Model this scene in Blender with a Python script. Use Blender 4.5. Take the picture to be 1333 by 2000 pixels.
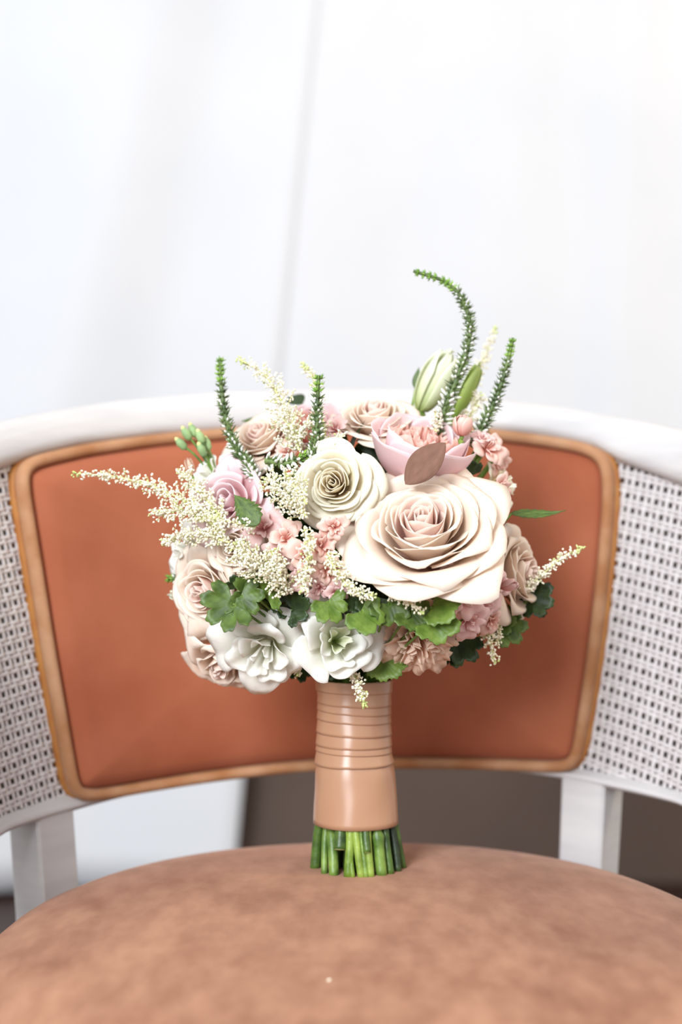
import bpy, math, random
import numpy as np
from mathutils import Vector, Matrix

for o in list(bpy.data.objects):
    bpy.data.objects.remove(o, do_unlink=True)
S = bpy.context.scene
COL = S.collection
random.seed(7)
rng = np.random.default_rng(7)

# ------------------------------------------------------------------ camera, light, exposure
F = 2778.0                      # focal length in pixels (50 mm, portrait full frame)
CAMZ, CAMY = 0.696, -0.97
cam_d = bpy.data.cameras.new('camera')
cam_d.sensor_fit = 'VERTICAL'; cam_d.sensor_height = 36.0; cam_d.sensor_width = 24.0
cam_d.lens = 50.0
cam_d.dof.use_dof = True; cam_d.dof.focus_distance = 0.90; cam_d.dof.aperture_fstop = 3.2
cam = bpy.data.objects.new('camera', cam_d); COL.objects.link(cam)
cam.location = (0, CAMY, CAMZ); cam.rotation_euler = (math.pi / 2, 0, 0)
S.camera = cam

W = bpy.data.worlds.new('world'); S.world = W; W.use_nodes = True
bg = W.node_tree.nodes['Background']
bg.inputs[0].default_value = (0.98, 0.97, 0.98, 1); bg.inputs[1].default_value = 0.80


def area(name, loc, target, sx, sy, energy, col):
    d = bpy.data.lights.new(name, 'AREA'); d.shape = 'RECTANGLE'; d.size = sx; d.size_y = sy
    d.energy = energy; d.color = col
    o = bpy.data.objects.new(name, d); COL.objects.link(o); o.location = loc
    o.rotation_euler = (Vector(target) - Vector(loc)).to_track_quat('-Z', 'Y').to_euler()
    return o


area('window_daylight', (-1.10, -2.75, 2.00), (0, 0.1, 0.7), 1.0, 1.7, 118, (0.88, 0.94, 1.0))
area('warm_room_lamp', (2.3, -0.3, 2.5), (1.0, 1.7, 1.3), 0.6, 0.6, 24, (1.0, 0.78, 0.50))

S.view_settings.view_transform = 'Standard'; S.view_settings.look = 'None'
S.view_settings.gamma = 1.0; S.view_settings.use_curve_mapping = False
S.view_settings.exposure = 0.20


def P(px, py, Z):
    """point of the place seen at pixel (px, py) at distance Z in front of the camera"""
    return np.array([(px - 666.5) * Z / F, CAMY + Z, CAMZ - (py - 1000.0) * Z / F])


# ------------------------------------------------------------------ materials
def srgb(r, g, b):
    f = lambda c: (c / 255.0 / 12.92) if c / 255.0 <= 0.04045 else ((c / 255.0 + 0.055) / 1.055) ** 2.4
    return (f(r), f(g), f(b), 1)


def newmat(name):
    m = bpy.data.materials.new(name); m.use_nodes = True
    nt = m.node_tree
    return m, nt, nt.nodes, nt.links, nt.nodes['Principled BSDF']


def ramp(N, stops):
    r = N.new('ShaderNodeValToRGB'); e = r.color_ramp.elements
    while len(e) < len(stops): e.new(0.5)
    for i, (p, c) in enumerate(stops):
        e[i].position = p; e[i].color = c
    return r


def noise_mat(name, c1, c2, scale=20, rough=0.6, bump=0.0, bscale=200, sheen=0.0, detail=4, lo=0.35, hi=0.65, stretch=None, sheen_tint=None, spec=0.5, sheen_rough=0.5):
    m, nt, N, L, bs = newmat(name)
    tc = N.new('ShaderNodeTexCoord'); n = N.new('ShaderNodeTexNoise')
    n.inputs['Scale'].default_value = scale; n.inputs['Detail'].default_value = detail
    src = tc.outputs['Object']
    if stretch:
        mp = N.new('ShaderNodeMapping'); mp.inputs['Scale'].default_value = stretch
        L.new(src, mp.inputs[0]); src = mp.outputs[0]
    L.new(src, n.inputs['Vector'])
    r = ramp(N, [(lo, c1), (hi, c2)]); L.new(n.outputs['Fac'], r.inputs[0])
    L.new(r.outputs[0], bs.inputs['Base Color'])
    bs.inputs['Roughness'].default_value = rough
    bs.inputs['Specular IOR Level'].default_value = spec
    if sheen:
        bs.inputs['Sheen Weight'].default_value = sheen
        bs.inputs['Sheen Roughness'].default_value = sheen_rough
        if sheen_tint: bs.inputs['Sheen Tint'].default_value = sheen_tint
    if bump:
        n2 = N.new('ShaderNodeTexNoise'); n2.inputs['Scale'].default_value = bscale; n2.inputs['Detail'].default_value = 3
        L.new(src, n2.inputs['Vector'])
        b = N.new('ShaderNodeBump'); b.inputs['Strength'].default_value = bump; b.inputs['Distance'].default_value = 0.002
        L.new(n2.outputs['Fac'], b.inputs['Height']); L.new(b.outputs[0], bs.inputs['Normal'])
    return m


def petal_mat(name, base, mid, rim, trans=0.30, vein=0.25):
    """pigment runs from the claw of the petal (uv.y = 0) to its rim (uv.y = 1)"""
    m = bpy.data.materials.new(name); m.use_nodes = True
    nt = m.node_tree; N = nt.nodes; L = nt.links; N.clear()
    out = N.new('ShaderNodeOutputMaterial')
    uv = N.new('ShaderNodeUVMap'); sp = N.new('ShaderNodeSeparateXYZ'); L.new(uv.outputs[0], sp.inputs[0])
    mp = N.new('ShaderNodeMapping'); mp.inputs['Scale'].default_value = (26, 1.6, 1); L.new(uv.outputs[0], mp.inputs[0])
    n = N.new('ShaderNodeTexNoise'); n.inputs['Scale'].default_value = 1.0; n.inputs['Detail'].default_value = 3
    L.new(mp.outputs[0], n.inputs['Vector'])
    ad = N.new('ShaderNodeMath'); ad.operation = 'MULTIPLY_ADD'; ad.inputs[1].default_value = 0.16
    L.new(n.outputs['Fac'], ad.inputs[0]); L.new(sp.outputs[1], ad.inputs[2])
    r = ramp(N, [(0.15, base), (0.62, mid), (1.0, rim)]); L.new(ad.outputs[0], r.inputs[0])
    bp = N.new('ShaderNodeBump'); bp.inputs['Strength'].default_value = vein; bp.inputs['Distance'].default_value = 0.0006
    L.new(n.outputs['Fac'], bp.inputs['Height'])
    d = N.new('ShaderNodeBsdfDiffuse'); t = N.new('ShaderNodeBsdfTranslucent'); g = N.new('ShaderNodeBsdfGlossy')
    g.inputs['Roughness'].default_value = 0.45
    L.new(r.outputs[0], d.inputs[0]); L.new(r.outputs[0], t.inputs[0])
    L.new(bp.outputs[0], d.inputs['Normal'])
    m1 = N.new('ShaderNodeMixShader'); m1.inputs[0].default_value = trans
    L.new(d.outputs[0], m1.inputs[1]); L.new(t.outputs[0], m1.inputs[2])
    m2 = N.new('ShaderNodeMixShader'); m2.inputs[0].default_value = 0.03
    L.new(m1.outputs[0], m2.inputs[1]); L.new(g.outputs[0], m2.inputs[2])
    L.new(m2.outputs[0], out.inputs[0])
    return m


def leaf_mat(name, dark, light, rough=0.45, trans=0.25):
    m, nt, N, L, bs = newmat(name)
    uv = N.new('ShaderNodeUVMap'); n = N.new('ShaderNodeTexNoise'); n.inputs['Scale'].default_value = 5
    L.new(uv.outputs[0], n.inputs['Vector'])
    r = ramp(N, [(0.3, dark), (0.7, light)]); L.new(n.outputs['Fac'], r.inputs[0])
    L.new(r.outputs[0], bs.inputs['Base Color']); bs.inputs['Roughness'].default_value = rough
    out = N['Material Output']
    t = N.new('ShaderNodeBsdfTranslucent'); L.new(r.outputs[0], t.inputs[0])
    mx = N.new('ShaderNodeMixShader'); mx.inputs[0].default_value = trans
    L.new(bs.outputs[0], mx.inputs[1]); L.new(t.outputs[0], mx.inputs[2]); L.new(mx.outputs[0], out.inputs[0])
    w = N.new('ShaderNodeTexWave'); w.inputs['Scale'].default_value = 4; w.inputs['Distortion'].default_value = 2
    L.new(uv.outputs[0], w.inputs['Vector'])
    b = N.new('ShaderNodeBump'); b.inputs['Strength'].default_value = 0.12; b.inputs['Distance'].default_value = 0.0005
    L.new(w.outputs['Fac'], b.inputs['Height']); L.new(b.outputs[0], bs.inputs['Normal'])
    return m


M = {}
M['blush'] = petal_mat('blush_petal', srgb(244, 190, 162), srgb(252, 229, 209), srgb(255, 241, 226))
M['blush_in'] = petal_mat('blush_inner_petal', srgb(240, 168, 156), srgb(250, 210, 197), srgb(252, 232, 220))
M['cream'] = petal_mat('cream_petal', srgb(248, 224, 176), srgb(252, 239, 208), srgb(253, 249, 232))
M['cream_in'] = petal_mat('cream_inner_petal', srgb(244, 208, 160), srgb(250, 230, 196), srgb(251, 242, 220))
M['pink'] = petal_mat('pink_petal', srgb(246, 190, 192), srgb(253, 222, 224), srgb(254, 234, 236), trans=.35)
M['coral'] = petal_mat('coral_petal', srgb(235, 140, 115), srgb(246, 184, 164), srgb(250, 206, 192))
M['peach'] = petal_mat('peach_petal', srgb(234, 172, 134), srgb(248, 206, 176), srgb(251, 224, 202))
M['white'] = petal_mat('white_petal', srgb(232, 236, 186), srgb(252, 252, 240), srgb(255, 254, 248), trans=.38)
M['stock'] = petal_mat('stock_petal', srgb(228, 146, 146), srgb(246, 196, 190), srgb(252, 222, 218))
M['stock2'] = petal_mat('stock_salmon_petal', srgb(232, 150, 132), srgb(248, 196, 180), srgb(252, 220, 208))
M['greenwhite'] = petal_mat('green_white_petal', srgb(190, 208, 112), srgb(238, 243, 206), srgb(247, 250, 228))
M['budgreen'] = petal_mat('green_bud_petal', srgb(130, 160, 60), srgb(176, 198, 100), srgb(196, 214, 126))
M['green'] = leaf_mat('leaf_green', srgb(66, 88, 34), srgb(110, 136, 60))
M['fresh'] = leaf_mat('leaf_fresh_green', srgb(92, 122, 40), srgb(130, 156, 68))
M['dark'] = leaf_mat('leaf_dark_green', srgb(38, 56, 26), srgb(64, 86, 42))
M['brown'] = leaf_mat('leaf_brown_felt', srgb(120, 84, 68), srgb(136, 98, 80), 0.8, 0.05)
M['stem'] = noise_mat('stem_green', srgb(58, 92, 26), srgb(132, 160, 72), 60, 0.4, 0.2, 300)
M['stem2'] = noise_mat('stem_dark_green', srgb(36, 60, 20), srgb(82, 112, 42), 70, 0.4, 0.2, 300)
M['stem3'] = noise_mat('stem_lime', srgb(92, 122, 34), srgb(156, 180, 80), 60, 0.4, 0.2, 300)
M['stem4'] = noise_mat('stem_blackish', srgb(24, 34, 22), srgb(60, 80, 40), 90, 0.45, 0.2, 300)
M['astilbe'] = noise_mat('astilbe_cream', srgb(246, 238, 210), srgb(253, 249, 230), 90, 0.7)
M['astilbe_tip'] = noise_mat('astilbe_green_tip', srgb(190, 206, 120), srgb(226, 232, 170), 90, 0.7)
M['astilbe_stem'] = noise_mat('astilbe_stem', srgb(196, 200, 130), srgb(220, 214, 160), 90, 0.6)
M['bract'] = noise_mat('veronica_green', srgb(64, 84, 42), srgb(110, 130, 70), 120, 0.5)
M['bract_tip'] = noise_mat('veronica_tip_green', srgb(104, 150, 48), srgb(150, 186, 78), 120, 0.5)
M['vbud'] = noise_mat('veronica_white_bud', srgb(236, 238, 226), srgb(252, 252, 246), 120, 0.5)
M['wood'] = noise_mat('whitewashed_wood', srgb(196, 193, 193), srgb(210, 207, 205), 9, 0.5, 0.12, 60, stretch=(1, 1, 6))
M['cane'] = noise_mat('white_painted_cane', srgb(200, 194, 193), srgb(214, 209, 208), 120, 0.55, 0.1, 400)
M['lining'] = noise_mat('back_lining', srgb(160, 156, 146), srgb(176, 170, 160), 60, 0.8)
M['velvet'] = noise_mat('terracotta_velvet', srgb(148, 78, 52), srgb(176, 106, 78), 7, 0.85, 0.15, 700, 0.22, 6, 0.3, 0.7, sheen_tint=srgb(255, 200, 175), spec=0.1)
M['seatvelvet'] = None
M['gimp'] = noise_mat('tan_piping', srgb(162, 110, 72), srgb(186, 142, 108), 30, 0.7, 0.2, 500, 0.2, sheen_tint=srgb(255, 220, 190), spec=0.15)
M['gold'] = noise_mat('ochre_edge', srgb(168, 104, 48), srgb(182, 124, 60), 60, 0.6)
M['curtain'] = noise_mat('white_curtain', srgb(220, 222, 226), srgb(225, 226, 229), 3, 0.9, 0.05, 900, spec=0.05)
M['wallp'] = noise_mat('taupe_wall', srgb(92, 78, 72), srgb(100, 86, 78), 3, 0.9, 0.05, 200, spec=0.1)


def seat_velvet():
    m, nt, N, L, bs = newmat('dusty_peach_velvet')
    tc = N.new('ShaderNodeTexCoord')
    n1 = N.new('ShaderNodeTexNoise'); n1.inputs['Scale'].default_value = 7; n1.inputs['Detail'].default_value = 5; n1.inputs['Distortion'].default_value = 0.8
    mp = N.new('ShaderNodeMapping'); mp.inputs['Scale'].default_value = (2.0, 1.0, 1); L.new(tc.outputs['Object'], mp.inputs[0])
    n2 = N.new('ShaderNodeTexNoise'); n2.inputs['Scale'].default_value = 34; n2.inputs['Detail'].default_value = 6; L.new(mp.outputs[0], n2.inputs['Vector'])
    L.new(mp.outputs[0], n1.inputs['Vector'])
    r1 = ramp(N, [(0.34, srgb(142, 98, 77)), (0.66, srgb(178, 132, 106))]); L.new(n1.outputs['Fac'], r1.inputs[0])
    r2 = ramp(N, [(0.34, srgb(136, 92, 70)), (0.68, srgb(186, 142, 116))]); L.new(n2.outputs['Fac'], r2.inputs[0])
    mx = N.new('ShaderNodeMixRGB'); mx.inputs[0].default_value = 0.4
    L.new(r1.outputs[0], mx.inputs[1]); L.new(r2.outputs[0], mx.inputs[2]); L.new(mx.outputs[0], bs.inputs['Base Color'])
    bs.inputs['Roughness'].default_value = 0.85; bs.inputs['Specular IOR Level'].default_value = 0.1
    bs.inputs['Sheen Weight'].default_value = 0.22; bs.inputs['Sheen Roughness'].default_value = 0.4
    bs.inputs['Sheen Tint'].default_value = srgb(250, 215, 195)
    n3 = N.new('ShaderNodeTexNoise'); n3.inputs['Scale'].default_value = 900; L.new(tc.outputs['Object'], n3.inputs['Vector'])
    b = N.new('ShaderNodeBump'); b.inputs['Strength'].default_value = 0.2; b.inputs['Distance'].default_value = 0.001
    L.new(n3.outputs['Fac'], b.inputs['Height']); L.new(b.outputs[0], bs.inputs['Normal'])
    return m


M['seatvelvet'] = seat_velvet()


def satin():
    m, nt, N, L, bs = newmat('peach_satin_ribbon')
    tc = N.new('ShaderNodeTexCoord'); n = N.new('ShaderNodeTexNoise'); n.inputs['Scale'].default_value = 14
    L.new(tc.outputs['Object'], n.inputs['Vector'])
    r = ramp(N, [(0.3, srgb(178, 134, 104)), (0.7, srgb(188, 146, 116))]); L.new(n.outputs['Fac'], r.inputs[0])
    L.new(r.outputs[0], bs.inputs['Base Color'])
    bs.inputs['Roughness'].default_value = 0.34; bs.inputs['Specular IOR Level'].default_value = 0.9
    tn = N.new('ShaderNodeTangent'); tn.direction_type = 'RADIAL'; tn.axis = 'Z'
    bs.inputs['Anisotropic'].default_value = 0.8; bs.inputs['Anisotropic Rotation'].default_value = 0.25; L.new(tn.outputs[0], bs.inputs['Tangent'])
    return m


M['satin'] = satin()


def floor_mat():
    m, nt, N, L, bs = newmat('dark_wood_floor')
    tc = N.new('ShaderNodeTexCoord'); mp = N.new('ShaderNodeMapping'); mp.inputs['Scale'].default_value = (1, 12, 1)
    n = N.new('ShaderNodeTexNoise'); n.inputs['Scale'].default_value = 4; n.inputs['Detail'].default_value = 6
    L.new(tc.outputs['Object'], mp.inputs[0]); L.new(mp.outputs[0], n.inputs['Vector'])
    r = ramp(N, [(0.3, srgb(38, 22, 18)), (0.7, srgb(62, 38, 30))]); L.new(n.outputs['Fac'], r.inputs[0])
    L.new(r.outputs[0], bs.inputs['Base Color']); bs.inputs['Roughness'].default_value = 0.5
    return m


M['floor'] = floor_mat()


# ------------------------------------------------------------------ mesh helpers
def mesh_obj(name, V, Fc, mat, parent=None, uv=None, smooth=True, solid=0.0, mats=None, fmat=None):
    me = bpy.data.meshes.new(name)
    me.from_pydata([tuple(map(float, v)) for v in V], [], [tuple(f) for f in Fc]); me.update()
    if uv is not None:
        l = me.uv_layers.new(name='UVMap')
        vi = np.empty(len(me.loops), dtype=np.int32); me.loops.foreach_get('vertex_index', vi)
        l.data.foreach_set('uv', np.asarray(uv, dtype=np.float32)[vi].ravel())
    if smooth: me.polygons.foreach_set('use_smooth', [True] * len(me.polygons))
    for mm in (mats or [mat]): me.materials.append(mm)
    if fmat is not None: me.polygons.foreach_set('material_index', fmat)
    o = bpy.data.objects.new(name, me); COL.objects.link(o)
    if parent is not None: o.parent = parent
    if solid:
        sm = o.modifiers.new('thickness', 'SOLIDIFY'); sm.thickness = solid; sm.offset = 0
    return o


class MB:
    def __init__(s): s.v = []; s.f = []; s.m = []; s.uv = []

    def add(s, V, Fc, mi=0, uv=None):
        b = len(s.v); s.v.extend(map(tuple, V)); s.f.extend(tuple(b + i for i in f) for f in Fc); s.m.extend([mi] * len(Fc))
        s.uv.extend(map(tuple, uv) if uv is not None else [(0, 0)] * len(V))

    def build(s, name, mats, parent=None, smooth=True, solid=0):
        return mesh_obj(name, s.v, s.f, None, parent, uv=s.uv, smooth=smooth, mats=mats, fmat=s.m, solid=solid)


def grid_faces(nr, nc, wrap=False):
    fs = []
    for j in range(nr - 1):
        for i in range(nc if wrap else nc - 1):
            a = j * nc + i; b = j * nc + (i + 1) % nc
            fs.append((a, b, b + nc, a + nc))
    return fs


def frames(pts):
    pts = np.asarray(pts, float); n = len(pts)
    T = np.gradient(pts, axis=0); T /= np.linalg.norm(T, axis=1)[:, None] + 1e-12
    u = np.cross(T[0], [0.3, 1, 0.2]); u /= np.linalg.norm(u); U = [u]
    for i in range(1, n):
        u = U[-1] - T[i] * np.dot(U[-1], T[i]); u /= np.linalg.norm(u) + 1e-12; U.append(u)
    U = np.array(U)
    return pts, T, U, np.cross(T, U)


def tube(pts, rad, seg=8, closed=False, cap=True, flat=1.0):
    pts, T, U, B = frames(pts); n = len(pts)
    if closed:
        T = np.roll(pts, -1, 0) - np.roll(pts, 1, 0); T /= np.linalg.norm(T, axis=1)[:, None]
        ref = np.array([0, 0, 1.0]); U = None
    rad = np.broadcast_to(np.asarray(rad, float), (n,))
    V = []
    for i in range(n):
        for k in range(seg):
            a = 2 * math.pi * k / seg
            V.append(pts[i] + rad[i] * (math.cos(a) * U[i] + flat * math.sin(a) * B[i]))
    Fc = grid_faces(n, seg, True)
    if cap:
        Fc.append(tuple(range(seg))[::-1]); Fc.append(tuple((n - 1) * seg + k for k in range(seg)))
    return V, Fc


def spline(pts, n=24):
    pts = np.asarray(pts, float)
    if len(pts) < 3:
        t = np.linspace(0, 1, n)[:, None]; return pts[0] * (1 - t) + pts[-1] * t
    p = np.vstack([2 * pts[0] - pts[1], pts, 2 * pts[-1] - pts[-2]])
    out = []
    segs = len(pts) - 1
    for q in np.linspace(0, segs - 1e-6, n):
        i = int(q); t = q - i; a, b, c, d = p[i:i + 4]
        out.append(0.5 * (2 * b + (c - a) * t + (2 * a - 5 * b + 4 * c - d) * t * t + (3 * b - a - 3 * c + d) * t ** 3))
    return np.array(out)


def empty(name, loc, label, cat):
    o = bpy.data.objects.new(name, None); COL.objects.link(o); o.location = loc; o.empty_display_size = 0.05
    o['label'] = label; o['category'] = cat
    return o


def local(o, V):
    return np.asarray(V) - np.array(o.location)


# ------------------------------------------------------------------ the room
fl = mesh_obj('floor', [(-4, -4, 0), (4, -4, 0), (4, 1.72, 0), (-4, 1.72, 0), (-4, -4, -.05), (4, -4, -.05), (4, 1.72, -.05), (-4, 1.72, -.05)],
              [(0, 1, 2, 3), (7, 6, 5, 4), (0, 4, 5, 1), (1, 5, 6, 2), (2, 6, 7, 3), (3, 7, 4, 0)], M['floor'], smooth=False)
fl['kind'] = 'structure'; fl['label'] = 'dark brown wooden floor under the chair'
wl = mesh_obj('wall_back', [(-4, 1.70, 0), (4, 1.70, 0), (4, 1.70, 2.9), (-4, 1.70, 2.9), (-4, 1.8, 0), (4, 1.8, 0), (4, 1.8, 2.9), (-4, 1.8, 2.9)],
              [(0, 1, 2, 3), (7, 6, 5, 4), (0, 4, 5, 1), (1, 5, 6, 2), (2, 6, 7, 3), (3, 7, 4, 0)], M['wallp'], smooth=False)
wl['kind'] = 'structure'; wl['label'] = 'taupe wall behind the white curtains'


def curtain(name, knots, Z, ztop, zbot, label):
    """knots: (px at image row 0, px at image row 780, depth towards the room); folds run along these lines"""
    z0 = CAMZ + 1000 * Z / F; z1 = CAMZ + 220 * Z / F
    zs = np.linspace(ztop, zbot, 40)
    V = []; k = np.array(knots, float); nsub = 8
    for z in zs:
        t = (z0 - z) / (z0 - z1); t = max(-0.6, t)
        tt = t if t < 1 else 1 + (t - 1) * 0.9
        px = k[:, 0] * (1 - tt) + k[:, 1] * tt
        amp = 1.0 + 0.12 * math.sin(z * 3.1)
        for i in range(len(k) - 1):
            for s in range(nsub):
                q = s / nsub; w = 0.5 - 0.5 * math.cos(math.pi * q); w = 0.55 * w + 0.45 * q
                x = ((px[i] * (1 - q) + px[i + 1] * q) - 666.5) * Z / F
                V.append((x, CAMY + Z - amp * (k[i, 2] * (1 - w) + k[i + 1, 2] * w), z))
        V.append(((px[-1] - 666.5) * Z / F, CAMY + Z - amp * k[-1, 2], z))
    nc = (len(k) - 1) * nsub + 1
    o = mesh_obj(name, V, grid_faces(len(zs), nc), M['curtain'], solid=0.0015)
    o['label'] = label; o['category'] = 'curtain'
    return o


kl = [(-1500 + 300 * i, -1640 + 300 * i, 0.05 * (i % 2)) for i in range(4)]
curtain('floor_length_curtain', kl + [(-330, -480, 0.0), (-60, -230, 0.0), (310, 125, 0.060), (465, 305, 0.006), (625, 545, 0.030)],
        2.600, 2.5, 0.012, 'floor-length white curtain with slanting folds hanging beside the shorter curtain')
curtain('sill_length_curtain', [(606, 526, 0.018), (628, 548, 0.026), (815, 812, 0.004), (990, 962, 0.022), (1120, 1125, 0.004), (1240, 1195, 0.020), (1330, 1330, 0.004), (1520, 1500, 0.03), (1700, 1700, 0.0), (1950, 1950, 0.04), (2200, 2200, 0.0), (2500, 2500, 0.04), (2800, 2800, 0.0)],
        2.60, 2.5, 0.44, 'short white curtain with straight folds ending above the bare taupe wall')

# ------------------------------------------------------------------ the chair
AX, AY, R0, KC, ZB = 0.0166, -0.11, 0.300, 0.11, 0.488


def Rz(z): return R0 + KC * (z - ZB)


def back(px, py):
    dx = (px - 666.5) / F; dz = -(py - 1000.0) / F; Z = 1.1
    for _ in range(40):
        R = Rz(CAMZ + dz * Z)
        a = dx * dx + 1; b = -2 * (dx * AX + (AY - CAMY)); c = AX ** 2 + (AY - CAMY) ** 2 - R * R
        Z = (-b + math.sqrt(max(0, b * b - 4 * a * c))) / (2 * a)
    return math.atan2(dx * Z - AX, (Z + CAMY) - AY), CAMZ + dz * Z


def bpt(th, z, off=0.0):
    R = Rz(z) - off
    return np.array([AX + R * math.sin(th), AY + R * math.cos(th), z])


def curve_on_back(pts, ext):
    """traced edge -> z as a function of the angle round the back; ext adds (angle, z offset) beyond both ends"""
    q = sorted(back(*p) for p in pts)
    th = [a for a, _ in q]; z = [b for _, b in q]
    zl, zr = z[0], z[-1]
    for a, dz in ext:
        th = [-a] + th + [a]; z = [zl + dz] + z + [zr + dz]
    th, z = np.array(th), np.array(z)
    o = np.argsort(th)
    return lambda t: np.interp(t, th[o], z[o])


chair = empty('armchair', (AX, AY, 0), 'whitewashed barrel-back chair with cane sides and terracotta and peach velvet upholstery', 'chair')
EXT = [(1.35, -0.035), (1.62, -0.085), (1.85, -0.14)]
zt = curve_on_back([(0, 825), (100, 803), (200, 787), (300, 776), (420, 766), (560, 760), (667, 758), (800, 762), (950, 775), (1100, 795), (1170, 808), (1250, 822), (1333, 841)], EXT)
zc = curve_on_back([(0, 912), (60, 893), (150, 872), (300, 853), (420, 845), (560, 838), (700, 835), (850, 838), (960, 845), (1080, 858), (1170, 876), (1225, 905), (1333, 944)], EXT)
zcb = curve_on_back([(0, 1593), (110, 1556), (400, 1500), (667, 1470), (900, 1474), (1151, 1503), (1333, 1546)], [(1.35, -0.02), (1.62, -0.03), (1.85, -0.04)])
zbb = curve_on_back([(0, 1622), (135, 1580), (400, 1519), (667, 1488), (900, 1491), (1096, 1516), (1182, 1533), (1333, 1567)], [(1.35, -0.02), (1.62, -0.03), (1.85, -0.04)])


def rail(name, lo, hi, d0, d1, bev, n=150, groove=False):
    ths = np.linspace(-1.85, 1.85, n); V = []
    for t in ths:
        a, b = lo(t), hi(t); e = min(bev, (b - a) * 0.3)
        sec = [(d1 - e, a), (d1, a + e), (d1, a + (b - a) * .33), (d1, a + (b - a) * .62), (d1 - 0.0015, a + (b - a) * .68), (d1 - .003, b - e), (d1 - e - .003, b), (d0 + e, b), (d0, b - e), (d0, a + e), (d0 + e, a)]
        for off, z in sec: V.append(bpt(t, z, off))
    ns = 11
    Fc = grid_faces(n, ns, True); Fc.append(tuple(range(ns))); Fc.append(tuple((n - 1) * ns + k for k in range(ns))[::-1])
    return mesh_obj(name, local(chair, V), Fc, M['wood'], chair)


rail('top_rail', zc, zt, -0.016, 0.012, 0.006)
rail('bottom_rail', zbb, zcb, -0.016, 0.010, 0.003)

# lining behind the cane, a thin curved board between the rails
ths = np.linspace(-1.83, 1.83, 120); V = []
for off in (-0.011, -0.014):
    for t in ths:
        V.append(bpt(t, zbb(t) + .006, off)); V.append(bpt(t, zt(t) - .01, off))
n2 = len(ths) * 2; Fc = []
for i in range(len(ths) - 1):
    a = 2 * i
    Fc.append((a, a + 1, a + 3, a + 2)); Fc.append((n2 + a, n2 + a + 2, n2 + a + 3, n2 + a + 1))
    Fc.append((a, a + 2, n2 + a + 2, n2 + a)); Fc.append((a + 1, n2 + a + 1, n2 + a + 3, a + 3))
mesh_obj('back_lining', local(chair, V), Fc, M['lining'], chair)

# cushion outline
loop_px = [(40, 889), (150, 866), (300, 846), (430, 836), (560, 828), (700, 824), (850, 828), (960, 836), (1080, 850), (1150, 861), (1185, 871), (1207, 889), (1217, 915), (1217, 980), (1209, 1080), (1196, 1200), (1180, 1320), (1163, 1420), (1153, 1480), (1143, 1500), (1120, 1508),
           (1000, 1503), (850, 1499), (700, 1499), (600, 1504), (450, 1519), (300, 1541), (200, 1558), (150, 1565), (126, 1562), (113, 1545), (105, 1500), (85, 1390), (62, 1265), (40, 1130), (20, 1010), (8, 940), (8, 912), (18, 899)]
lp = np.array([back(*p) for p in loop_px])
RB = 0.315
lp2 = np.column_stack([lp[:, 0] * RB, lp[:, 1]])


def resample_closed(p, n):
    q = np.vstack([p, p[:1]]); d = np.r_[0, np.cumsum(np.linalg.norm(np.diff(q, axis=0), axis=1))]
    s = np.linspace(0, d[-1], n, endpoint=False)
    return np.column_stack([np.interp(s, d, q[:, k]) for k in range(2)])


def smooth_closed(p, it=3):
    for _ in range(it): p = 0.25 * np.roll(p, 1, 0) + 0.5 * p + 0.25 * np.roll(p, -1, 0)
    return p


NL = 260
LP = smooth_closed(resample_closed(lp2, NL), 4)
tg = np.roll(LP, -1, 0) - np.roll(LP, 1, 0); tg /= np.linalg.norm(tg, axis=1)[:, None]
nrm = np.column_stack([-tg[:, 1], tg[:, 0]])
cen = LP.mean(0)
if np.mean(np.sum(nrm * (cen - LP), axis=1)) < 0: nrm = -nrm


def inset(d): return smooth_closed(LP + nrm * d, 2)


rings = [(inset(0.002), -0.008), (inset(0.003), 0.006), (inset(0.0095), 0.008), (inset(0.0108), 0.013), (inset(0.014), 0.0185)]
b_in = inset(0.014)
for f, o_ in ((.94, .022), (.85, .0245), (.7, .0265), (.5, .028), (.3, .029), (.12, .0292)):
    rings.append((cen + (b_in - cen) * f, o_))
V = []
for q, off in rings:
    for s, z in q: V.append(bpt(s / RB, z, off))
V.append(bpt(cen[0] / RB, cen[1], .0293))
Fc = grid_faces(len(rings), NL, True)
last = (len(rings) - 1) * NL
for i in range(NL): Fc.append((last + i, last + (i + 1) % NL, len(V) - 1))
cush = mesh_obj('back_cushion', local(chair, V), Fc, M['velvet'], chair)
cush['label'] = 'terracotta orange velvet back pad'


def loop_tube(name, d, off, ra, rb, mat, parent, seg=10):
    q = inset(d); V = []
    for i in range(NL):
        n_ = (q[(i + 1) % NL] - q[i - 1]); n_ /= np.linalg.norm(n_); nn = np.array([-n_[1], n_[0]])
        for k in range(seg):
            a = 2 * math.pi * k / seg
            s, z = q[i] + nn * ra * math.cos(a)
            V.append(bpt(s / RB, z, off + rb * math.sin(a)))
    fc = []
    for j in range(NL):
        for k in range(seg):
            fc.append((j * seg + k, j * seg + (k + 1) % seg, ((j + 1) % NL) * seg + (k + 1) % seg, ((j + 1) % NL) * seg + k))
    return mesh_obj(name, local(chair, V), fc, mat, parent)


pp = loop_tube('piping', 0.0055, 0.012, 0.0048, 0.0065, M['gimp'], cush); pp['label'] = 'wide tan piping round the back pad'
loop_tube('edge_trim', 0.0018, 0.004, 0.0018, 0.004, M['gold'], cush)


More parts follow.
